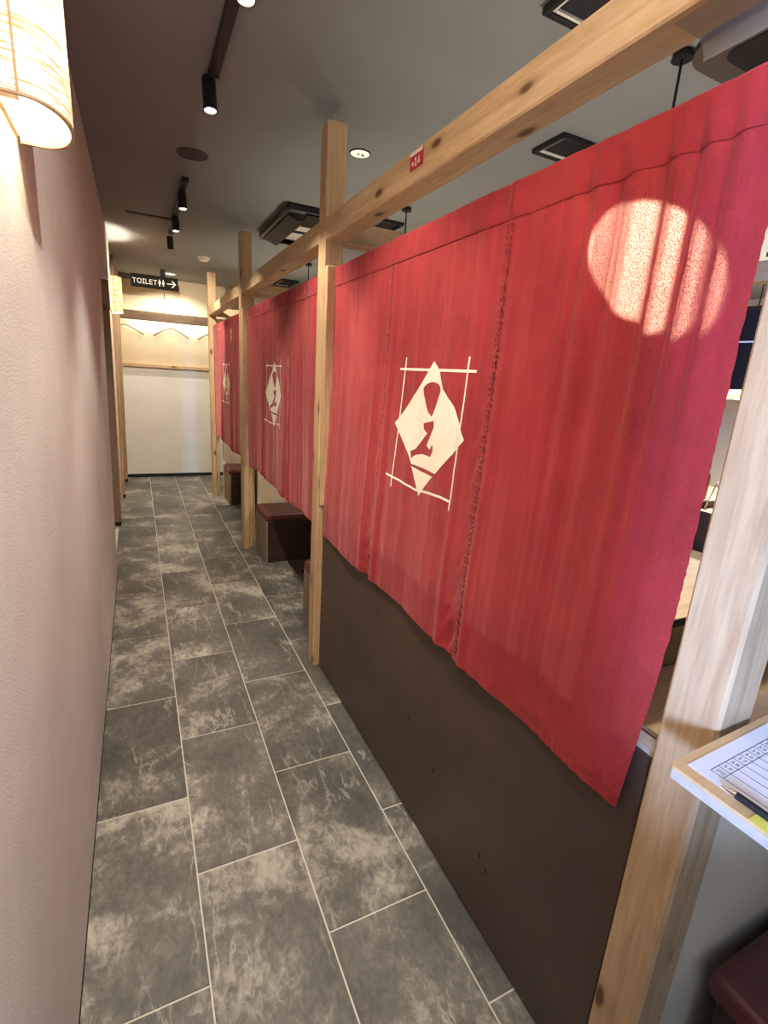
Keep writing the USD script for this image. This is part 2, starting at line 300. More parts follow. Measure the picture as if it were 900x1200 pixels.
# ------------------------------------------------------------------ timber frame
PW = .083; PXL = .72; PYS = [.326, 2.137, 4.017, 5.897]
plabels = ['large wooden post nearest the camera beside the waiting list board', 'wooden post rising between the nearest and middle red curtains',
           'wooden post rising between the middle and farthest red curtains', 'wooden post at the far end of the corridor beside the farthest curtain']
for k, y in enumerate(PYS):
    obj('timber_post', box((PXL, y, 0), (PXL + PW, y + PW, 2.39), .005), (wood_z, wood_z, wood_z, wood_z)[k], None, plabels[k], 'post', loc=(PXL + PW / 2, y + PW / 2, 0))
blabels = ['long pale timber beam over the nearest red curtain', 'timber beam over the middle red curtain', 'timber beam over the farthest red curtain']
for k, (a, b) in enumerate(((-1.2, PYS[1]), (PYS[1] + PW, PYS[2]), (PYS[2] + PW, PYS[3]))):
    xoff = .0005
    if k == 0:
        parts = [box((PXL + xoff, a, 1.963), (PXL + .0795, PYS[0] - .0005, 2.049), .004), box((PXL + xoff, PYS[0] + PW + .0005, 1.963), (PXL + .0795, b - .0005, 2.049), .004)]
        obj('timber_beam', parts[1], wood_y, None, blabels[0], 'beam')
        obj('timber_beam', parts[0], wood_y2, None, 'timber beam running towards the camera from the nearest post', 'beam')
    else:
        obj('timber_beam', box((PXL + xoff, a + .0005, 1.963), (PXL + .0795, b - .0005, 2.049), .004), (wood_y, wood_y2, wood_y)[k], None, blabels[k], 'beam')
for k, lb in ((1, 'crosswise beam joining the post beside the nearest curtain'), (2, 'crosswise beam joining the post beside the middle curtain'), (3, 'crosswise beam at the far end of the timber frame')):
    y = PYS[k]
    obj('cross_beam', box((PXL + PW + .0005, y + .001, 1.966), (2.54, y + PW - .001, 2.052), .004), wood_x, None, lb, 'beam')
RX = 2.54
for k in (1, 2, 3):
    obj('timber_post', box((RX, PYS[k], 0), (RX + PW, PYS[k] + PW, 2.39), .005), wood_z, None, 'inner wooden post at the back of the booths, ' + ['', 'nearest one', 'middle one', 'farthest one'][k], 'post', loc=(RX + PW / 2, PYS[k] + PW / 2, 0))
for k, (a, b) in enumerate(((.1, PYS[1]), (PYS[1] + PW, PYS[2]), (PYS[2] + PW, PYS[3]))):
    obj('rear_beam', box((RX, a + .0005, 1.963), (RX + .08, b - .0005, 2.049), .004), wood_y2, None, 'rear timber beam behind the ' + ['nearest', 'middle', 'farthest'][k] + ' booth', 'beam')
for k in (1, 2):
    y = PYS[k] + PW
    obj('slim_stud', box((.806, y + .012, 0), (.838, y + .045, 1.965), .003), wood_z, None, 'slim pale stud behind the post ' + ['', 'of the nearest curtain', 'of the middle curtain'][k], 'stud')
# battens that carry the curtain rods
def batten(y0, y1, z0, lb):
    obj('rod_batten', box((.7245, y0, z0), (.764, y1, 1.868), .003), wood_z, None, lb, 'batten')
batten(PYS[1] - .030, PYS[1] - .0005, .853, 'short batten on the near face of the second post')
batten(PYS[2] - .030, PYS[2] - .0005, 0, 'tall batten on the near face of the third post')
batten(PYS[3] - .030, PYS[3] - .0005, 0, 'tall batten on the near face of the farthest post')

# ------------------------------------------------------------------ noren curtains
def seg(pts, n=1): return pts
def catmull(P, n=6):
    P = np.array(P); m = len(P); out = []
    for i in range(m):
        p0, p1, p2, p3 = P[(i - 1) % m], P[i], P[(i + 1) % m], P[(i + 2) % m]
        for t in np.linspace(0, 1, n, endpoint=False):
            out.append(.5 * (2 * p1 + (p2 - p0) * t + (2 * p0 - 5 * p1 + 4 * p2 - p3) * t * t + (3 * p1 - p0 - 3 * p2 + p3) * t ** 3))
    return np.array(out)
outer = [(1.262, 1.4934), (1.2227, 1.4661), (1.1968, 1.4189), (1.1304, 1.3778), (1.0642, 1.2962), (1.1828, 1.1845), (1.26, 1.187), (1.3372, 1.1859), (1.36, 1.212), (1.472, 1.2987), (1.4203, 1.3374), (1.3436, 1.4097)]
tip = [(1.3362, 1.1796), (1.3056, 1.1452), (1.2662, 1.0989), (1.2368, 1.1362), (1.1967, 1.1737), (1.254, 1.1755)]
drop = [(1.2632, 1.4349), (1.2257, 1.4315), (1.2083, 1.4166), (1.2148, 1.3949), (1.2396, 1.3428), (1.2560, 1.3478), (1.2648, 1.3503), (1.3062, 1.4065), (1.2973, 1.425)]
two = [(1.2851, 1.3167), (1.2263, 1.3291), (1.2228, 1.3087), (1.252, 1.2557), (1.2338, 1.246), (1.2178, 1.2632), (1.2121, 1.2468), (1.2228, 1.2263), (1.2722, 1.2273), (1.3174, 1.2174), (1.3443, 1.2024), (1.3501, 1.2245), (1.3203, 1.2354), (1.253, 1.2905), (1.2793, 1.2998)]
bars = [((1.4702, 1.4692), (1.052, 1.4678)), ((1.4317, 1.5039), (1.4552, 1.0891)), ((1.0861, 1.5033), (1.0939, 1.1006)), ((1.5061, 1.123), (1.42, 1.122), (1.30, 1.1135), (1.20, 1.124), (1.14, 1.1275), (1.0934, 1.1245))]
crest = sg.Polygon(outer).difference(sg.Polygon(catmull(drop)).buffer(0)).difference(sg.Polygon(two)).union(sg.Polygon(tip))
for b in bars: crest = crest.union(sg.LineString(b).buffer(.0038, cap_style=2))
crest = shapely.affinity.translate(crest, -1.264, 0) if hasattr(shapely, 'affinity') else crest
CY = 1.264
def tri_fine(poly, edge):
    V, F = trimesh.creation.triangulate_polygon(poly, engine='earcut')
    V = np.column_stack([V, np.zeros(len(V))])
    V, F = trimesh.remesh.subdivide_to_size(V, F, edge, max_iter=14)
    t = trimesh.Trimesh(V, F, process=True); return t.vertices[:, :2], t.faces
def noren(y0, y1, cy, seed, label, seams, panelled=False, patch=None):
    """y0 near end, y1 far end; the cloth hangs at x = .7615"""
    r = np.random.default_rng(seed)
    t = thing('noren_curtain', label, 'curtain')
    ZT, ZH = 1.862, 1.792
    ks = [(r.uniform(7, 24), r.uniform(0, 6.28), r.uniform(.4, 1.0), r.uniform(-.8, .8)) for _ in range(7)]
    kf = [(r.uniform(40, 90), r.uniform(0, 6.28), r.uniform(.3, 1.0), r.uniform(-2, 2)) for _ in range(6)]
    def dx(y, z):
        h = np.clip((ZT - z) / 1.15, 0, 1.05)
        a = sum(c * np.sin(k * y + p + s * z) for k, p, c, s in ks) / 7 * (.016 if panelled else .022) * (.25 + .75 * h)
        p3 = np.stack([y * 3, z * 1.2, 0 * y + seed], -1)
        ampl = meshkit.noise(p3, seed)
        b = sum(c * np.sin(k * y + p + s * z) for k, p, c, s in kf) / 6 * .006 * ampl * (.35 + .65 * h)
        c = (meshkit.fbm(np.stack([y * 14, z * 7, 0 * y + 3.3], -1), 3, seed) - .5) * .007 + (meshkit.fbm(np.stack([y * 55, z * 38, 0 * y + 1.7], -1), 2, seed + 2) - .5) * .0022
        # puckers across the seams and a soft gathered valley beside each of them
        pk = 0
        for s in seams:
            w = np.exp(-((y - s) / .014) ** 2)
            pk = pk + w * (.0028 * np.sin(z * 300 + 2 * np.sin(z * 41)) * (.5 + meshkit.noise(np.stack([z * 17, 0 * z, 0 * z], -1), 5)) - .003)
            hb = np.clip(h, 0, 1) ** 1.5
            zone = np.exp(-((y - s - .040) / .026) ** 2)
            crum = meshkit.fbm(np.stack([(y + .35 * z) * 60, z * 16, 0 * y + s], -1), 3, seed + 4) - .5
            pk = pk + zone * hb * (.007 + .022 * crum) - .010 * np.exp(-((y - s - .088) / .020) ** 2) * hb - .011 * np.exp(-((y - s + .026) / .015) ** 2) * (.25 + .75 * h)
        bt = np.exp(-np.clip(z - .715, 0, 1) / .022)
        pk = pk + bt * .0016 * np.sin(y * 240 + 5 * np.sin(y * 31)) * meshkit.noise(np.stack([y * 20, 0 * y, 0 * y], -1), 6)
        be = np.exp(-np.clip(y - y0, 0, 1) / .016)
        pk = pk + be * .0022 * np.sin(z * 210 + 4 * np.sin(z * 27)) * meshkit.noise(np.stack([z * 16, 0 * z, 0 * z], -1), 4)
        # gathers inside the rod sleeve
        sl = np.clip((z - ZH) / .07, 0, 1)
        g = .013 * (meshkit.fbm(np.stack([y * 38, z * 5, 0 * y + 8.1], -1), 3, seed + 7) - .5) * (sl > 0) * np.sin(np.pi * sl)
        bulge = -.004 * np.sqrt(np.clip(1 - (2 * sl - 1) ** 2, 0, 1)) * (sl > 0)
        q = 0
        if patch:
            win = np.exp(-((y - patch[0]) / .17) ** 4) * np.clip((z - .9) / .5, 0, 1) * (1 - sl)
            q = win * .0068 * np.sin((y - patch[0]) * 2 * np.pi / .062 + 1.5 * np.sin(y * 23) + .25 * z)
        base = .7615 - (.022 * np.clip((1.5 - z) / .6, 0, 1) ** 1.3 if panelled else 0)
        return base + a + b + c + pk + g + bulge + q
    def zb(y):
        u = (y - y0) / (y1 - y0)
        return .712 + .006 * np.sin(u * 9 + seed) + .012 * np.clip(u - .55, 0, 1)
    edges = [y0] + list(seams) + [y1]
    def sheet(a, b, z0f, z1f, step=.006, off=0.0):
        ny = max(4, int((b - a) / step)); nz = max(3, int(np.max(z1f(np.array([a])) - z0f(np.array([a]))) / .008))
        U, Vv = np.meshgrid(np.linspace(0, 1, ny + 1), np.linspace(0, 1, nz + 1), indexing='ij')
        y = a + U * (b - a)
        z = z0f(y) + (z1f(y) - z0f(y)) * Vv
        if abs(a - y0) < 1e-6:   # the free near edge bows a little
            y = y + (1 - U) ** 6 * (.012 * np.clip((.95 - z) / .24, 0, 1) ** 1.5 - .004 * np.sin(z * 7))
        X = dx(y, z) + off
        V = np.stack([X, y, z], -1).reshape(-1, 3); m = nz + 1
        i, j = np.meshgrid(np.arange(ny), np.arange(nz), indexing='ij'); i, j = i.ravel(), j.ravel()
        q = np.stack([i * m + j, i * m + j + 1, (i + 1) * m + j + 1, (i + 1) * m + j], 1)
        F = np.vstack([q[:, [0, 1, 2]], q[:, [0, 2, 3]]])
        return trimesh.Trimesh(V, F, process=False)
    gap = -.002
    for k in range(len(edges) - 1):
        a, b = edges[k] + (gap if k else 0), edges[k + 1] - (gap if k < len(edges) - 2 else 0)
        lay = -.0024 * (k % 2)
        pm = sheet(a, b, zb, lambda y: ZH + 0 * y, off=lay)
        pn = obj('cloth_panel', pm, cloth_m, t, smooth=True)
        # turned bottom hem, a second layer
        obj('hem', sheet(a, b, lambda y: zb(y) - .001, lambda y: zb(y) + .022, off=lay - .0014), sleeve_m, pn, smooth=True)
        st = []
        for e, sgn in ((a, 1), (b, -1)):
            if e in (y0, y1): continue
            for z in np.arange(.74, 1.78, .0125):
                yy = e + sgn * (.008 + .0015 * math.sin(z * 90)); st.append(box((-.0006, -.0007, -.0028), (.0006, .0007, .0028)))
                st[-1].apply_translation((float(dx(np.array([yy]), np.array([z]))[0]) - .001 + lay, yy, z))
        if st: obj('stitching', st, stitch, pn, kind='stuff')
        # sleeve over the rod: front, top fold and back
        sv = sheet(a, b, lambda y: ZH - .002 + 0 * y, lambda y: ZT - .004 + 0 * y, off=lay - .0022)
        ny = max(4, int((b - a) / .006)); th = np.linspace(math.pi, 0, 9)
        yy = np.linspace(a, b, ny + 1); Y, T = np.meshgrid(yy, th, indexing='ij')
        front = dx(yy, 0 * yy + ZT - .004) - .0022 + lay; rad = .011
        X = front[:, None] + (.7830 - front[:, None]) * (.5 + .5 * np.cos(T)); Z = ZT - .004 + .009 * np.sin(T)
        V = np.stack([X, Y, Z], -1).reshape(-1, 3); i, j = np.meshgrid(np.arange(ny), np.arange(8), indexing='ij'); i, j = i.ravel(), j.ravel()
        q = np.stack([i * 9 + j, i * 9 + j + 1, (i + 1) * 9 + j + 1, (i + 1) * 9 + j], 1)
        topm = trimesh.Trimesh(V, np.vstack([q[:, [0, 1, 2]], q[:, [0, 2, 3]]]), process=False)
        back = sheet(a, b, lambda y: ZH + 0 * y, lambda y: ZT - .004 + 0 * y, step=.02); back.vertices[:, 0] = .7830
        obj('rod_sleeve', [sv, topm, back], sleeve_m, t, smooth=True, label='doubled rod sleeve')
    P, F = tri_fine(crest, .009)
    V = np.column_stack([dx(P[:, 0] + cy, P[:, 1]) - .0034, P[:, 0] + cy, P[:, 1]])
    fm = trimesh.Trimesh(V, F, process=False)
    n = np.cross(V[F[:, 1]] - V[F[:, 0]], V[F[:, 2]] - V[F[:, 0]])
    if n[:, 0].sum() > 0: fm = trimesh.Trimesh(V, F[:, ::-1], process=False)
    obj('crest_print', fm, print_m, t, smooth=True, label='cream printed diamond crest in a crossed line frame')
    rod = obj('curtain_rod', cyl((.7735, y0 - (.033 if y0 < 1 else .02), 1.845), (.7735, y1 + .012, 1.845), .005, 14), black, None, 'thin black curtain rod inside the ' + label.split(' red')[0] + ' red curtain', 'rod')
noren(.4435, 2.108, 1.264, 3, 'nearest red split curtain with the large crest above dark panel', [.984, 1.562], patch=(.63,), panelled=True)
noren(2.2405, 3.972, 3.15, 8, 'middle red split curtain hanging over the brown bench', [2.81, 3.40])
noren(4.12, 5.852, 5.02, 14, 'farthest red split curtain at the end of the corridor', [4.70, 5.28])

# ------------------------------------------------------------------ dark partition panel under the nearest curtain
t = thing('partition_panel', 'dark brown low partition panel under the nearest red curtain', 'partition')
obj('face_board', box((.752, .4255, .004), (.768, 2.1365, .842), .002), panel_m, t)
obj('top_edge', box((.7525, .4255, .8425), (.788, 2.106, .852), .001), ply_edge, t, label='pale plywood top edge')
for (yy, zz) in ((1.05, .28), (.80, .22), (.77, .20), (1.22, .35), (1.78, .55), (1.5, .6)):
    obj('scratch_mark', box((.7514, yy - .004, zz - .007), (.753, yy + .003, zz + .007), .0004), blackm, t)
obj('backrest_board', box((.796, .4255, .004), (.812, 2.12, .848), .002), bench_wood, None, 'plain plywood board standing behind the dark partition panel', 'board')

# ------------------------------------------------------------------ booths: benches, partitions, tables, pendants
def bench(x0, x1, y0, y1, label, zt=.39, cush=.055, group='brown booth benches'):
    t = thing('booth_bench', label, 'bench', ((x0 + x1) / 2, (y0 + y1) / 2, 0), group=group)
    a, b = (x1 - x0) / 2, (y1 - y0) / 2
    obj('end_board', box((-a, -b, 0), (-a + .018, b, zt - cush), .001), bench_wood, t)
    obj('end_board', box((a - .018, -b, 0), (a, b, zt - cush), .001), bench_wood, t)
    obj('front_board', box((-a + .018, -b, 0), (a - .018, -b + .018, zt - cush), .001), dark_wood, t)
    obj('rear_board', box((-a + .018, b - .018, 0), (a - .018, b, zt - cush), .001), dark_wood, t)
    S = [m3.Manifold.sphere(.018, 16).translate((sx * (a - .016), sy * (b - .016), z)) for sx in (-1, 1) for sy in (-1, 1) for z in (zt - cush + .016, zt - .018)]
    obj('cushion', m3.Manifold.batch_hull(S), leather, t, smooth=40)
bench(.815, 2.45, 3.62, 3.965, 'far brown bench in the middle booth, beside the third post')
bench(.815, 2.45, 2.29, 2.63, 'near brown bench in the middle booth, behind the second post')
bench(.83, 2.45, 5.42, 5.80, 'far brown bench in the farthest booth, behind the farthest curtain')
bench(.83, 2.45, 1.74, 2.10, 'far brown bench in the nearest booth, behind the nearest curtain')
for k, y in ((1, PYS[1] + .02), (2, PYS[2] + .004), (3, PYS[3] + .0)):
    t = thing('booth_divider', 'cream booth divider wall behind the ' + ['', 'near bench of the middle booth', 'far bench of the middle booth', 'bench of the farthest booth'][k], 'divider')
    obj('panel', box((.842, y, .0), (2.535, y + .045, 1.22), .002), cream, t)
    obj('cap', box((.842, y - .006, 1.2205), (2.535, y + .051, 1.245), .003), wood_x, t)
def table(x0, x1, y0, y1, z, label, top=table_wood, legs=True):
    t = thing('dining_table', label, 'table', ((x0 + x1) / 2, (y0 + y1) / 2, 0))
    a, b = (x1 - x0) / 2, (y1 - y0) / 2
    obj('tabletop', box((-a, -b, z - .006), (a, b, z), .001), top, t)
    obj('edge_band', box((-a, -b, z - .034), (a, b, z - .0065), .001), blackm, t)
    for sx in (-1, 1) if legs else ():
        obj('leg', box((sx * (a - .12) - .03, -.03, .02), (sx * (a - .12) + .03, .03, z - .034), .003), black, t)
        obj('foot', box((sx * (a - .12) - .035, -b + .06, 0), (sx * (a - .12) + .035, b - .06, .02), .004), black, t)
t = thing('plank_plinth', 'grey beige plank boxing under the nearest dining table', 'plinth', (1.7, 1.2, 0))
for k in range(5): obj('plank', box((-.68, -.13, .133 * k), (.68, .13, .133 * (k + 1) - .0005 + (.001 if k == 4 else 0)), .003), bench_wood, t)
obj('ledge_board', box((1.0, .78, .385), (2.40, 1.065, .405), .002), table_wood, None, 'pale ledge board in front of the plank boxing in the nearest booth', 'ledge')
table(.93, 2.48, .95, 1.49, .70, 'pale wooden dining table in the nearest booth', legs=False)
table(.93, 2.48, 2.80, 3.42, .70, 'wooden dining table in the middle booth')
table(.93, 2.48, 4.62, 5.24, .70, 'wooden dining table in the farthest booth')
table(3.4, 4.5, 1.75, 2.75, .70, 'far dining table across the room with menus and bottles')
def pendant(x, y, z, label, power, drum=None):
    t = thing('pendant_lamp', label, 'lamp', (x, y, z), group='pendant lamps over the booths')
    obj('cord', cyl((0, 0, .16), (0, 0, ZC - z - .02), .004, 8), blackm, t)
    obj('ceiling_cap', lathe([(0, 0), (.03, 0), (.026, .02), (0, .02)], (0, 0, ZC - z - .02)), black, t)
    obj('shade', lathe([(.130, 0), (.140, .01), (.140, .15), (.130, .16), (.128, .16), (.137, .149), (.137, .011), (.128, 0)]), drum or black, t, smooth=40)
    obj('spider', [box((-.129, -.003, .150), (.129, .003, .154)), box((-.003, -.129, .1545), (.003, .129, .1585))], black, t)
    obj('bulb', trimesh.creation.icosphere(2, .035).apply_translation((0, 0, .055)), bulb_m, t, smooth=True)
    bulb('pendant_light', (x, y, z + .055), power, WARM, .04)
pendant(1.52, 1.25, 1.42, 'black drum pendant lamp hanging over the nearest booth', 5.5)
pendant(1.51, 2.98, 1.42, 'black drum pendant lamp hanging over the middle booth', 5.5)
pendant(1.51, 4.93, 1.42, 'black drum pendant lamp hanging over the farthest booth', 5.5)
pendant(3.95, 2.25, 1.45, 'paper drum pendant lamp over the far dining table across the room', 24, shade_m)
# dark brown bench back beyond the nearest table, and things on the far table
obj('settee_back', box((2.66, .55, .0), (2.74, 1.95, .86), .012), dark_wood, None, 'dark brown settee back beyond the nearest dining table', 'settee')
def bottle(x, y, z, r, h, m, label):
    t = thing('sauce_bottle', label, 'bottle', (x, y, z))
    obj('body', lathe([(0, 0), (r, 0), (r, h * .62), (r * .45, h * .75), (r * .4, h * .92), (0, h * .92)], n=18), m, t, smooth=40)
    obj('cap', lathe([(0, h * .921), (r * .5, h * .921), (r * .5, h), (0, h)], n=14), red_m, t)
navy = plain('navy_label', srgb(44, 42, 78), .4)
bottle(3.50, 2.32, .70, .034, .24, navy, 'navy sauce bottle on the far dining table')
bottle(3.86, 2.28, .70, .03, .28, plain('amber_glass', srgb(120, 60, 30), .25), 'amber sauce bottle on the far dining table')
t = thing('condiment_tray', 'brown tray for condiments on the far dining table', 'tray', (3.62, 2.15, .7005))
obj('base', box((-.16, -.1, 0), (.16, .1, .012), .003), dark_wood, t)
for s in (-1, 1): obj('rim', box((-.16, s * .1 - .006, .0125), (.16, s * .1 + .006, .05), .002), dark_wood, t)
for k, (mx, my, lb) in enumerate(((3.50, 1.98, 'cream standing menu card nearer the tray'), (3.68, 2.36, 'cream standing menu card farther along the far table'))):
    t = thing('menu_card', lb, 'menu', (mx, my, .7005), rotz=25 + 20 * k)
    for s in (-1, 1):
        P = np.array([[x, s * (.045 - .04 * u) + d, u * .2] for x in (-.07, .07) for u in (0, 1) for d in (-.001, .001)])
        obj('leaf', trimesh.convex.convex_hull(P), cream, t)
# black banner at the back of the nearest booth with a white line mark
t = thing('hanging_banner', 'black hanging banner with white crossed lines beyond the nearest post', 'banner')
obj('cloth', box((2.500, .9, 1.49), (2.506, 2.05, 1.835), .001), blackm, t)
obj('wooden_rod', cyl((2.503, .86, 1.843), (2.503, 2.10, 1.843), .010, 12), dark_wood, t)
T = frame4((0, 1, 0), (0, 0, 1), (-1, 0, 0), (2.4995, 1.36, 1.70))
obj('line_mark', [extrude(sg.LineString(l).buffer(.004), .001, T) for l in ([(-.12, 0), (.12, 0)], [(.01, -.03), (-.005, .03), (-.03, .07)])], sign_wh, t)
for k, (a, b) in enumerate(((.86, 0), (2.10, 0))):
    obj('hanger_cord', cyl((2.503, a + (.01 if k == 0 else -.01), 1.846), (2.55, a + (.01 if k == 0 else -.01), 1.962), .002, 6), blackm, t)

# ------------------------------------------------------------------ wall lanterns
def lantern(y, label, power, z=1.795, h=.27, w=.205):
    xw = -.2 + .02 * (z + .1) + .004
    t = thing('wall_lantern', label, 'lantern', (xw, y, z))
    def prof(inset, n=22):
        a = np.linspace(-math.pi / 2, math.pi / 2, n)
        P = [(0, -w / 2 + inset), (.030, -w / 2 + inset)] + [(.030 + (.058 - inset) * math.cos(q), (w / 2 - inset) * math.sin(q)) for q in a[1:-1]] + [(.030, w / 2 - inset), (0, w / 2 - inset)]
        return np.array(P)
    o, i = prof(0), prof(.003)
    ring = sg.Polygon(o).difference(sg.Polygon(np.vstack([i[:1] - [.01, 0], i, i[-1:] - [.01, 0]])))
    obj('paper_shade', extrude(ring, h), shade_m, t, smooth=40)
    for s in (-1, 1): obj('corner_rib', box((.0285, s * (w / 2 + .0004) - .0014, 0), (.0315, s * (w / 2 + .0004) + .0014, h)), rim_m, t)
    o2 = sg.Polygon(prof(-.0012)).difference(sg.Polygon(prof(.0042)).union(sg.box(-.01, -w / 2 + .004, .006, w / 2 - .004)))
    obj('lower_rim', extrude(o2, .0035).apply_translation((0, 0, -.0037)), rim_m, t)
    obj('upper_rim', extrude(o2, .0035).apply_translation((0, 0, h + .0002)), rim_m, t)
    obj('back_plate', box((-.008, -w / 2 + .004, .006), (-.0005, w / 2 - .004, h - .006), .001), plain_back, t)
    obj('bracket', box((0, -.085, .004), (.026, -.06, .008)), plain_back, t)
    bulb('lantern_bulb', (xw + .042, y, z + h * .52), power, WARMER, .022)
    obj('bulb', lathe([(0, 0), (.012, .005), (.019, .025), (.019, .05), (.01, .065), (0, .066)], (.042, 0, h * .52 - .028)), bulb_m, t, smooth=True)
rim_m = plain('lantern_rim', srgb(150, 118, 80), .6)
plain_back = plain('lantern_back', srgb(226, 204, 170), .7)
lantern(1.085, 'large glowing paper wall lantern at the upper left, close to the camera', 2.5)
lantern(5.0, 'small glowing paper wall lantern far down the corridor', 9.0, z=1.83)

# ------------------------------------------------------------------ ceiling fixtures
def track(x, y0, y1, label, heads, powers, aims):
    t = thing('track_rail', label, 'track', (x, 0, ZC))
    obj('rail', box((-.017, y0, -.022), (.017, y1, 0), .002), black, t)
    obj('end_cap', box((-.019, y1, -.024), (.019, y1 + .012, 0), .002), black, t)
    obj('end_cap', box((-.019, y0 - .012, -.024), (.019, y0, 0), .002), black, t)
    return t
def head(x, ytop, ybot, zbot, label, power, aim, angle):
    top = np.array([x, ytop, ZC - (.012 if ytop > 2.16 and ytop < 2.2 else .026)]); bot = np.array([x + .002, ybot, zbot]); d = bot - top; L = np.linalg.norm(d); d /= L
    t = thing('spotlight', label, 'spotlight', tuple(top), group='black track spotlights')
    R = trimesh.geometry.align_vectors([0, 0, 1], d)
    def put(mesh): mesh.apply_transform(R); return mesh
    r = .024
    obj('barrel', put(lathe([(0, .0), (r * .8, 0), (r, .006), (r, L), (r * .86, L), (r * .86, L - .006), (0, L - .006)])), black, t, smooth=40)
    obj('lens', put(lathe([(0, L - .0055), (r * .85, L - .0055), (r * .85, L - .004), (0, L - .004)])), spot_face, t)
    spot('track_light', tuple(bot + d * .016), aim, power, WARM, angle, .5, .011)
track(.30, -.4, 2.13, 'long black ceiling track in the near part of the corridor', 0, 0, 0)
track(.30, 3.30, 4.58, 'shorter black ceiling track farther down the corridor', 0, 0, 0)
head(.287, 2.172, 2.158, 2.312, 'black spotlight at the end of the near ceiling track', 11, (.15, .1, -1), 48)
head(.287, 1.512, 1.50, 2.295, 'black spotlight cut by the top edge of the picture', 7, (.15, -.05, -1), 48)
head(.300, .75, .74, 2.30, 'black spotlight on the near track above the camera', 2.4, (.42, .28, -1), 27)
head(.295, 3.472, 3.46, 2.312, 'first spotlight on the farther ceiling track', 4.2, (.2, .1, -1), 50)
head(.295, 4.042, 4.03, 2.312, 'second spotlight on the farther ceiling track', 4.2, (.2, .3, -1), 50)
head(.295, 4.64, 4.66, 2.315, 'last spotlight on the farther ceiling track', 26, (.05, .95, -.58), 42)
head(.287, .16, .12, 2.30, 'black spotlight on the near track, turned to the left wall', 23, (-.55, .6, -.75), 54)
head(.287, -.14, -.10, 2.30, 'black spotlight on the near track, turned to the nearest beam', 4.5, (.36, .95, -.2), 31)
# hidden-side booth spot that shines through the nearest curtain
LP, LT = np.array([1.13, 1.12, 1.97]), np.array([.7615, .640, 1.655])
dd = (LT - LP) / np.linalg.norm(LT - LP)
t = thing('booth_spotlight', 'black stand spotlight on the nearest booth table that shines through the curtain', 'spotlight', tuple(LP))
R = trimesh.geometry.align_vectors([0, 0, 1], dd)
m_ = lathe([(0, -.10), (.022, -.10), (.026, -.09), (.026, 0), (.022, 0), (.022, -.006), (0, -.006)]); m_.apply_transform(R)
obj('barrel', m_, black, t, smooth=40)
obj('pole', cyl((-dd * .06) * [1, 1, 0] + [0, 0, .712 - LP[2]], -dd * .06, .006, 8), black, t)
obj('base_disc', lathe([(0, 0), (.07, 0), (.07, .010), (0, .012)], tuple((-dd * .06) * [1, 1, 0] + [0, 0, .7005 - LP[2]])), black, t)
spot('booth_beam', tuple(LP + dd * .006), dd, 120, (1, .90, .74), 6.9, .10, .005)

t = thing('ceiling_speaker', 'round dark ceiling speaker between the two tracks', 'speaker', (.305, 2.94, ZC))
obj('ring', lathe([(.066, 0), (.066, -.006), (.074, -.004), (.074, 0)]), plain('speaker_ring', srgb(70, 62, 54), .6), t)
obj('grille', lathe([(0, -.004), (.066, -.004), (.066, 0), (0, 0)]), plain('speaker_grille', srgb(64, 57, 50), .8), t)
t = thing('ceiling_hatch', 'flat slotted ceiling air outlet beside the farther track', 'vent', (.145, 4.36, ZC))
obj('slot', box((-.15, -.145, -.006), (.15, -.115, 0), .001), blackm, t)
for k in range(6): obj('slat', box((-.15 + .0507 * k, -.11, -.004), (-.15 + .0507 * k + .045, .14, 0), .0015), ceil_m, t)
t = thing('smoke_detector', 'small round white smoke detector on the ceiling near the third post', 'smoke detector', (.63, 5.40, ZC))
obj('base', lathe([(0, 0), (.06, 0), (.06, -.012), (0, -.012)]), white_p, t)
obj('dome', lathe([(0, -.0122), (.048, -.0122), (.044, -.028), (.03, -.036), (0, -.038)]), white_p, t, smooth=40)
t = thing('ceiling_downlight', 'small pale ceiling downlight above the toilet sign', 'downlight', (.41, 6.62, ZC))
obj('ring', lathe([(.05, 0), (.05, -.008), (.062, -.006), (.062, 0)]), white_p, t)
obj('lens', lathe([(0, -.003), (.05, -.003), (.05, 0), (0, 0)]), emit('soft_lens', WARM, 3), t)
spot('downlight_glow', (.41, 6.62, ZC - .012), (0, .1, -1), 13, WARM, 70, .5, .03)
t = thing('ceiling_downlight', 'round cream ceiling downlight to the right of the second post', 'downlight', (.985, 2.455, ZC))
obj('ring', lathe([(.045, 0), (.045, -.004), (.049, -.003), (.050, 0)]), slate_dk, t)
obj('disc', lathe([(0, -.0035), (.0445, -.0035), (.0445, 0), (0, 0)]), emit('cream_lens', (1, .9, .68), .75), t)
for k, (a, b) in enumerate(((-.008, 0), (.009, -.003), (.018, .004))): obj('detector_pin', box((a - .003, b - .003, -.009), (a + .003, b + .003, -.0036), .001), slate_dk, t)
def vent(x, y, w, d, label):
    t = thing('square_vent', label, 'vent', (x, y, ZC))
    for s in (-1, 1):
        obj('frame_bar', box((s * w / 2 - .008, -d / 2 - .008, -.02), (s * w / 2 + .008, d / 2 + .008, 0), .002), black, t)
        obj('frame_bar', box((-w / 2 + .009, s * d / 2 - .008, -.02), (w / 2 - .009, s * d / 2 + .008, 0), .002), black, t)
    obj('light_edge', box((-w / 2 + .010, -d / 2 + .01, -.013), (-w / 2 + .020, d / 2 - .01, -.006)), white_p, t)
    obj('light_edge', box((-w / 2 + .022, d / 2 - .02, -.013), (w / 2 - .010, d / 2 - .01, -.006)), white_p, t)
    obj('grille', box((-w / 2 + .008, -d / 2 + .008, -.005), (w / 2 - .008, d / 2 - .008, 0)), blackm, t)
vent(1.68, 1.885, .17, .17, 'square black vent with pale inner edge above the nearest curtain')
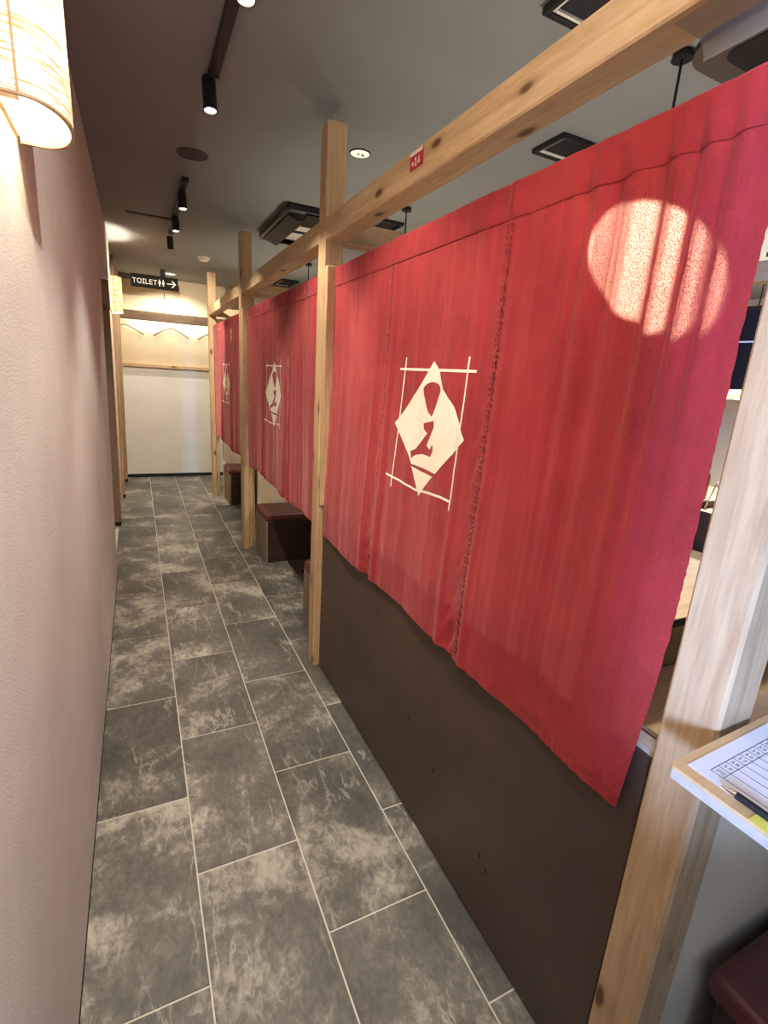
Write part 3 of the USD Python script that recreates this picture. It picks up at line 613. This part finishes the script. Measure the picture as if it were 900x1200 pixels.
vent(1.55, 3.36, .16, .2, 'black ceiling vent just above the second crosswise beam')
vent(1.60, 6.10, .18, .40, 'far black ceiling slot vent above the middle curtain')
vent(1.12, 1.25, .14, .14, 'black ceiling vent cut by the top edge of the picture')
# ceiling cassette
t = thing('ceiling_cassette', 'large black ceiling cassette unit with pale centre beyond the second post', 'air conditioner', (1.08, 3.72, ZC))
obj('body', box((-.20, -.40, -.05), (.24, .42, 0), .01), black, t)
for s in (-1, 1):
    P = np.array([[s * .20 + .02 + q * s * -.09, yy, -.052 - (.035 if q else 0) - e] for q in (0, 1) for yy in (-.34, .34) for e in (0, .006)])
    obj('flap', trimesh.convex.convex_hull(P), black, t)
    P = np.array([[xx + .02, s * .40 - q * s * .14, -.052 - (.03 if q else 0) - e] for q in (0, 1) for xx in (-.1, .1) for e in (0, .006)])
    obj('flap', trimesh.convex.convex_hull(P), black, t)
for k in (-1, 1): obj('centre_panel', box((-.11, k * .135 - .115, -.056), (.15, k * .135 + .115, -.0505), .003), white_p, t)
obj('cross_bar', box((-.1, -.012, -.066), (.14, .012, -.0565), .002), black, t)
t = thing('ceiling_canopy', 'dark rounded ceiling panel above the nearest curtain at upper right', 'panel', (1.98, 1.02, ZC))
obj('plate', extrude(sg.box(-.36, -.12, .36, .12).buffer(.12), .02).apply_translation((0, 0, -.02)), plain('canopy_dark', srgb(74, 62, 52), .6), t)
obj('lip', extrude(sg.box(-.34, -.11, .34, .11).buffer(.05), .004).apply_translation((0, 0, -.0245)), slate_dk, t)
# toilet sign
t = thing('toilet_sign', 'dark hanging TOILET sign with arrow at the end of the corridor', 'sign', (.237, 6.45, 2.295))
obj('board', box((-.237, -.006, -.066), (.237, .006, .066), .002), slate_dk, t)
obj('hanging_block', box((.058, -.02, .0665), (.108, .02, ZC - 2.295), .002), blackm, t)
T = frame4((1, 0, 0), (0, 0, 1), (0, -1, 0), (0, -.0062, 0))
w = meshkit.text_mesh('TOILET', .048, .0012, bold=True); ex = w.extents[0]; w.apply_scale([.245 / ex, 1, 1]); w.apply_translation([-.222 - w.bounds[0][0], -.026, 0]); w.apply_transform(T)
obj('lettering', w, sign_wh, t)
def person_shape(cx, skirt):
    parts = [sg.Point(cx, .026).buffer(.0075)]
    if skirt: parts += [sg.Polygon([(cx - .008, .016), (cx + .008, .016), (cx + .015, -.012), (cx + .006, -.012), (cx + .006, -.034), (cx - .006, -.034), (cx - .006, -.012), (cx - .015, -.012)])]
    else: parts += [sg.Polygon([(cx - .013, .016), (cx + .013, .016), (cx + .013, -.010), (cx + .007, -.010), (cx + .007, -.034), (cx - .007, -.034), (cx - .007, -.010), (cx - .013, -.010)])]
    return shapely.unary_union(parts)
for cx, sk in ((.048, False), (.085, True)):
    s_ = person_shape(cx, sk); obj('figure_symbol', [extrude(g, .0012, T) for g in getattr(s_, 'geoms', [s_])], sign_wh, t)
ar = shapely.unary_union([sg.LineString([(.125, 0), (.205, 0)]).buffer(.006), sg.LineString([(.175, .032), (.210, 0), (.175, -.032)]).buffer(.006, join_style=2)])
obj('arrow', extrude(ar, .0012, T), sign_wh, t)
# red number tag on the beam
t = thing('number_tag', 'small red number tag fixed on the nearest beam', 'tag', (.7195, 1.376, 2.016))
obj('plate', box((-.004, -.034, -.021), (0, .034, .021), .0008), red_m, t)
obj('white_band', box((-.0045, -.034, .0125), (-.0035, .034, .0205)), sign_wh, t)
w = meshkit.text_mesh('+14', .019, .0006, bold=True); ex = w.extents[0]; w.apply_translation([-w.bounds[:, 0].mean(), -.0125, 0]); w.apply_scale([min(1, .054 / ex), 1, 1])
w.apply_transform(frame4((0, -1, 0), (0, 0, 1), (-1, 0, 0), (-.0041, 0, -.002))); obj('number', w, sign_wh, t)
# clear tape hanging on the beam
def ribbon(path, width_dir, wv, th=.0004):
    path = np.array(path); wd = np.array(width_dir) * wv
    nrm = np.cross(np.gradient(path, axis=0), wd); nrm /= np.linalg.norm(nrm, axis=1, keepdims=True)
    V = np.vstack([path, path + wd, path + nrm * th, path + wd + nrm * th]); n = len(path); F = []
    for i in range(n - 1):
        for a, b in ((0, n), (n, 3 * n), (3 * n, 2 * n), (2 * n, 0)): F += [[a + i, b + i, b + i + 1], [a + i, b + i + 1, a + i + 1]]
    m = trimesh.Trimesh(V, F, process=False); trimesh.repair.fix_normals(m); return m
zz = [(.735, 0, 1.9619), (.745, 0, 1.9618), (.77, 0, 1.9617), (.795, 0, 1.9615), (.806, 0, 1.955), (.812, 0, 1.945), (.8135, 0, 1.938)]
pth = np.array(zz) + [0, .43, 0]
obj('clear_tape', ribbon(pth, (0, 1, .0), .20), tape_m, None, 'crumpled clear tape stuck around the nearest beam at upper right', 'tape')

# ------------------------------------------------------------------ waiting list board and the corner behind it
ca, sa = math.cos(math.radians(2.5)), math.sin(math.radians(2.5))
t = thing('waiting_board', 'pale wooden waiting list shelf board beside the nearest post', 'shelf board', (.586, .309, .985), rotz=2.0)
bd = sg.Polygon([(.0, -.0), (.46, -.0), (.46, -.30), (.0, -.30)]).buffer(-.008).buffer(.008)
obj('top_layer', extrude(bd, .005).apply_translation((0, 0, -.005)), ply, t)
obj('core', extrude(bd, .013).apply_translation((0, 0, -.0182)), ply_edge, t, label='pale layered board edge')
obj('shelf_bracket', [box((.93, .10, .955), (.955, .3395, .9662)), box((.93, .327, .80), (.955, .3395, .955))], black, None, 'black shelf bracket holding the waiting list board to the post', 'bracket')
Z0 = .9856
t = thing('waiting_list_sheet', 'white printed waiting list sheet with numbered rows on the shelf board', 'paper', (.604, .297, Z0), rotz=2.5)
obj('sheet', box((0, -.21, 0), (.297, 0, .0004)), paper_m, t)
L = []
gx, gy, cp = .0195, -.0185, .0168
xs = [gx + cp * k for k in range(0, 17)]
for x in xs: L.append(box((x - .0004, -.20, .0004), (x + .0004, gy, .0006)))
for y in (gy, gy - .0150, -.15): L.append(box((gx, y - .0004, .0004), (xs[-1], y + .0004, .0006)))
obj('ruled_lines', L, ink, t)
for k in range(16):
    w = meshkit.text_mesh(str(20 - k), .0058, .0002); w.apply_translation([-w.bounds[:, 0].mean(), -w.bounds[:, 1].mean(), 0])
    w.apply_transform(frame4((0, -1, 0), (1, 0, 0), (0, 0, 1), (gx + cp * (k + .5), gy - .0076, .0004))); obj('row_number', w, ink, t)
t = thing('ballpoint_pen', 'black ballpoint pen lying on the waiting list sheet', 'pen', (.606, .257, Z0 + .0049), rotz=-88.5)
obj('barrel', cyl((.018, 0, 0), (.135, 0, 0), .0044, 14), blackm, t, smooth=40)
obj('tip', cyl((0, 0, -.0008), (.018, 0, 0), .0008, 12, .0042), chrome, t, smooth=40)
obj('ring', cyl((.058, 0, 0), (.062, 0, 0), .0046, 14), chrome, t, smooth=40)
obj('clip', box((.085, -.0012, .0046), (.13, .0012, .0056)), chrome, t)
obj('yellow_note', box((.5885, .03, Z0), (.612, .216, Z0 + .0003)), yellow_m, None, 'yellow paper note under the edge of the waiting list', 'note')
obj('low_wall', box((.8035, .34, 0), (2.5, .40, .93), .003), cream, None, 'cream low wall behind the waiting list board', 'wall', kind='structure')
t = thing('waiting_bench', 'dark brown waiting bench below the waiting list board', 'bench', (1.5, .13, 0))
obj('base', box((-.58, -.17, 0), (.6, .17, .36), .003), dark_wood, t)
S = [m3.Manifold.sphere(.02, 16).translate((sx * .59, sy * .165, z)) for sx in (-1, 1) for sy in (-1, 1) for z in (.382, .402)]
obj('cushion', m3.Manifold.batch_hull(S), leather, t, smooth=40)
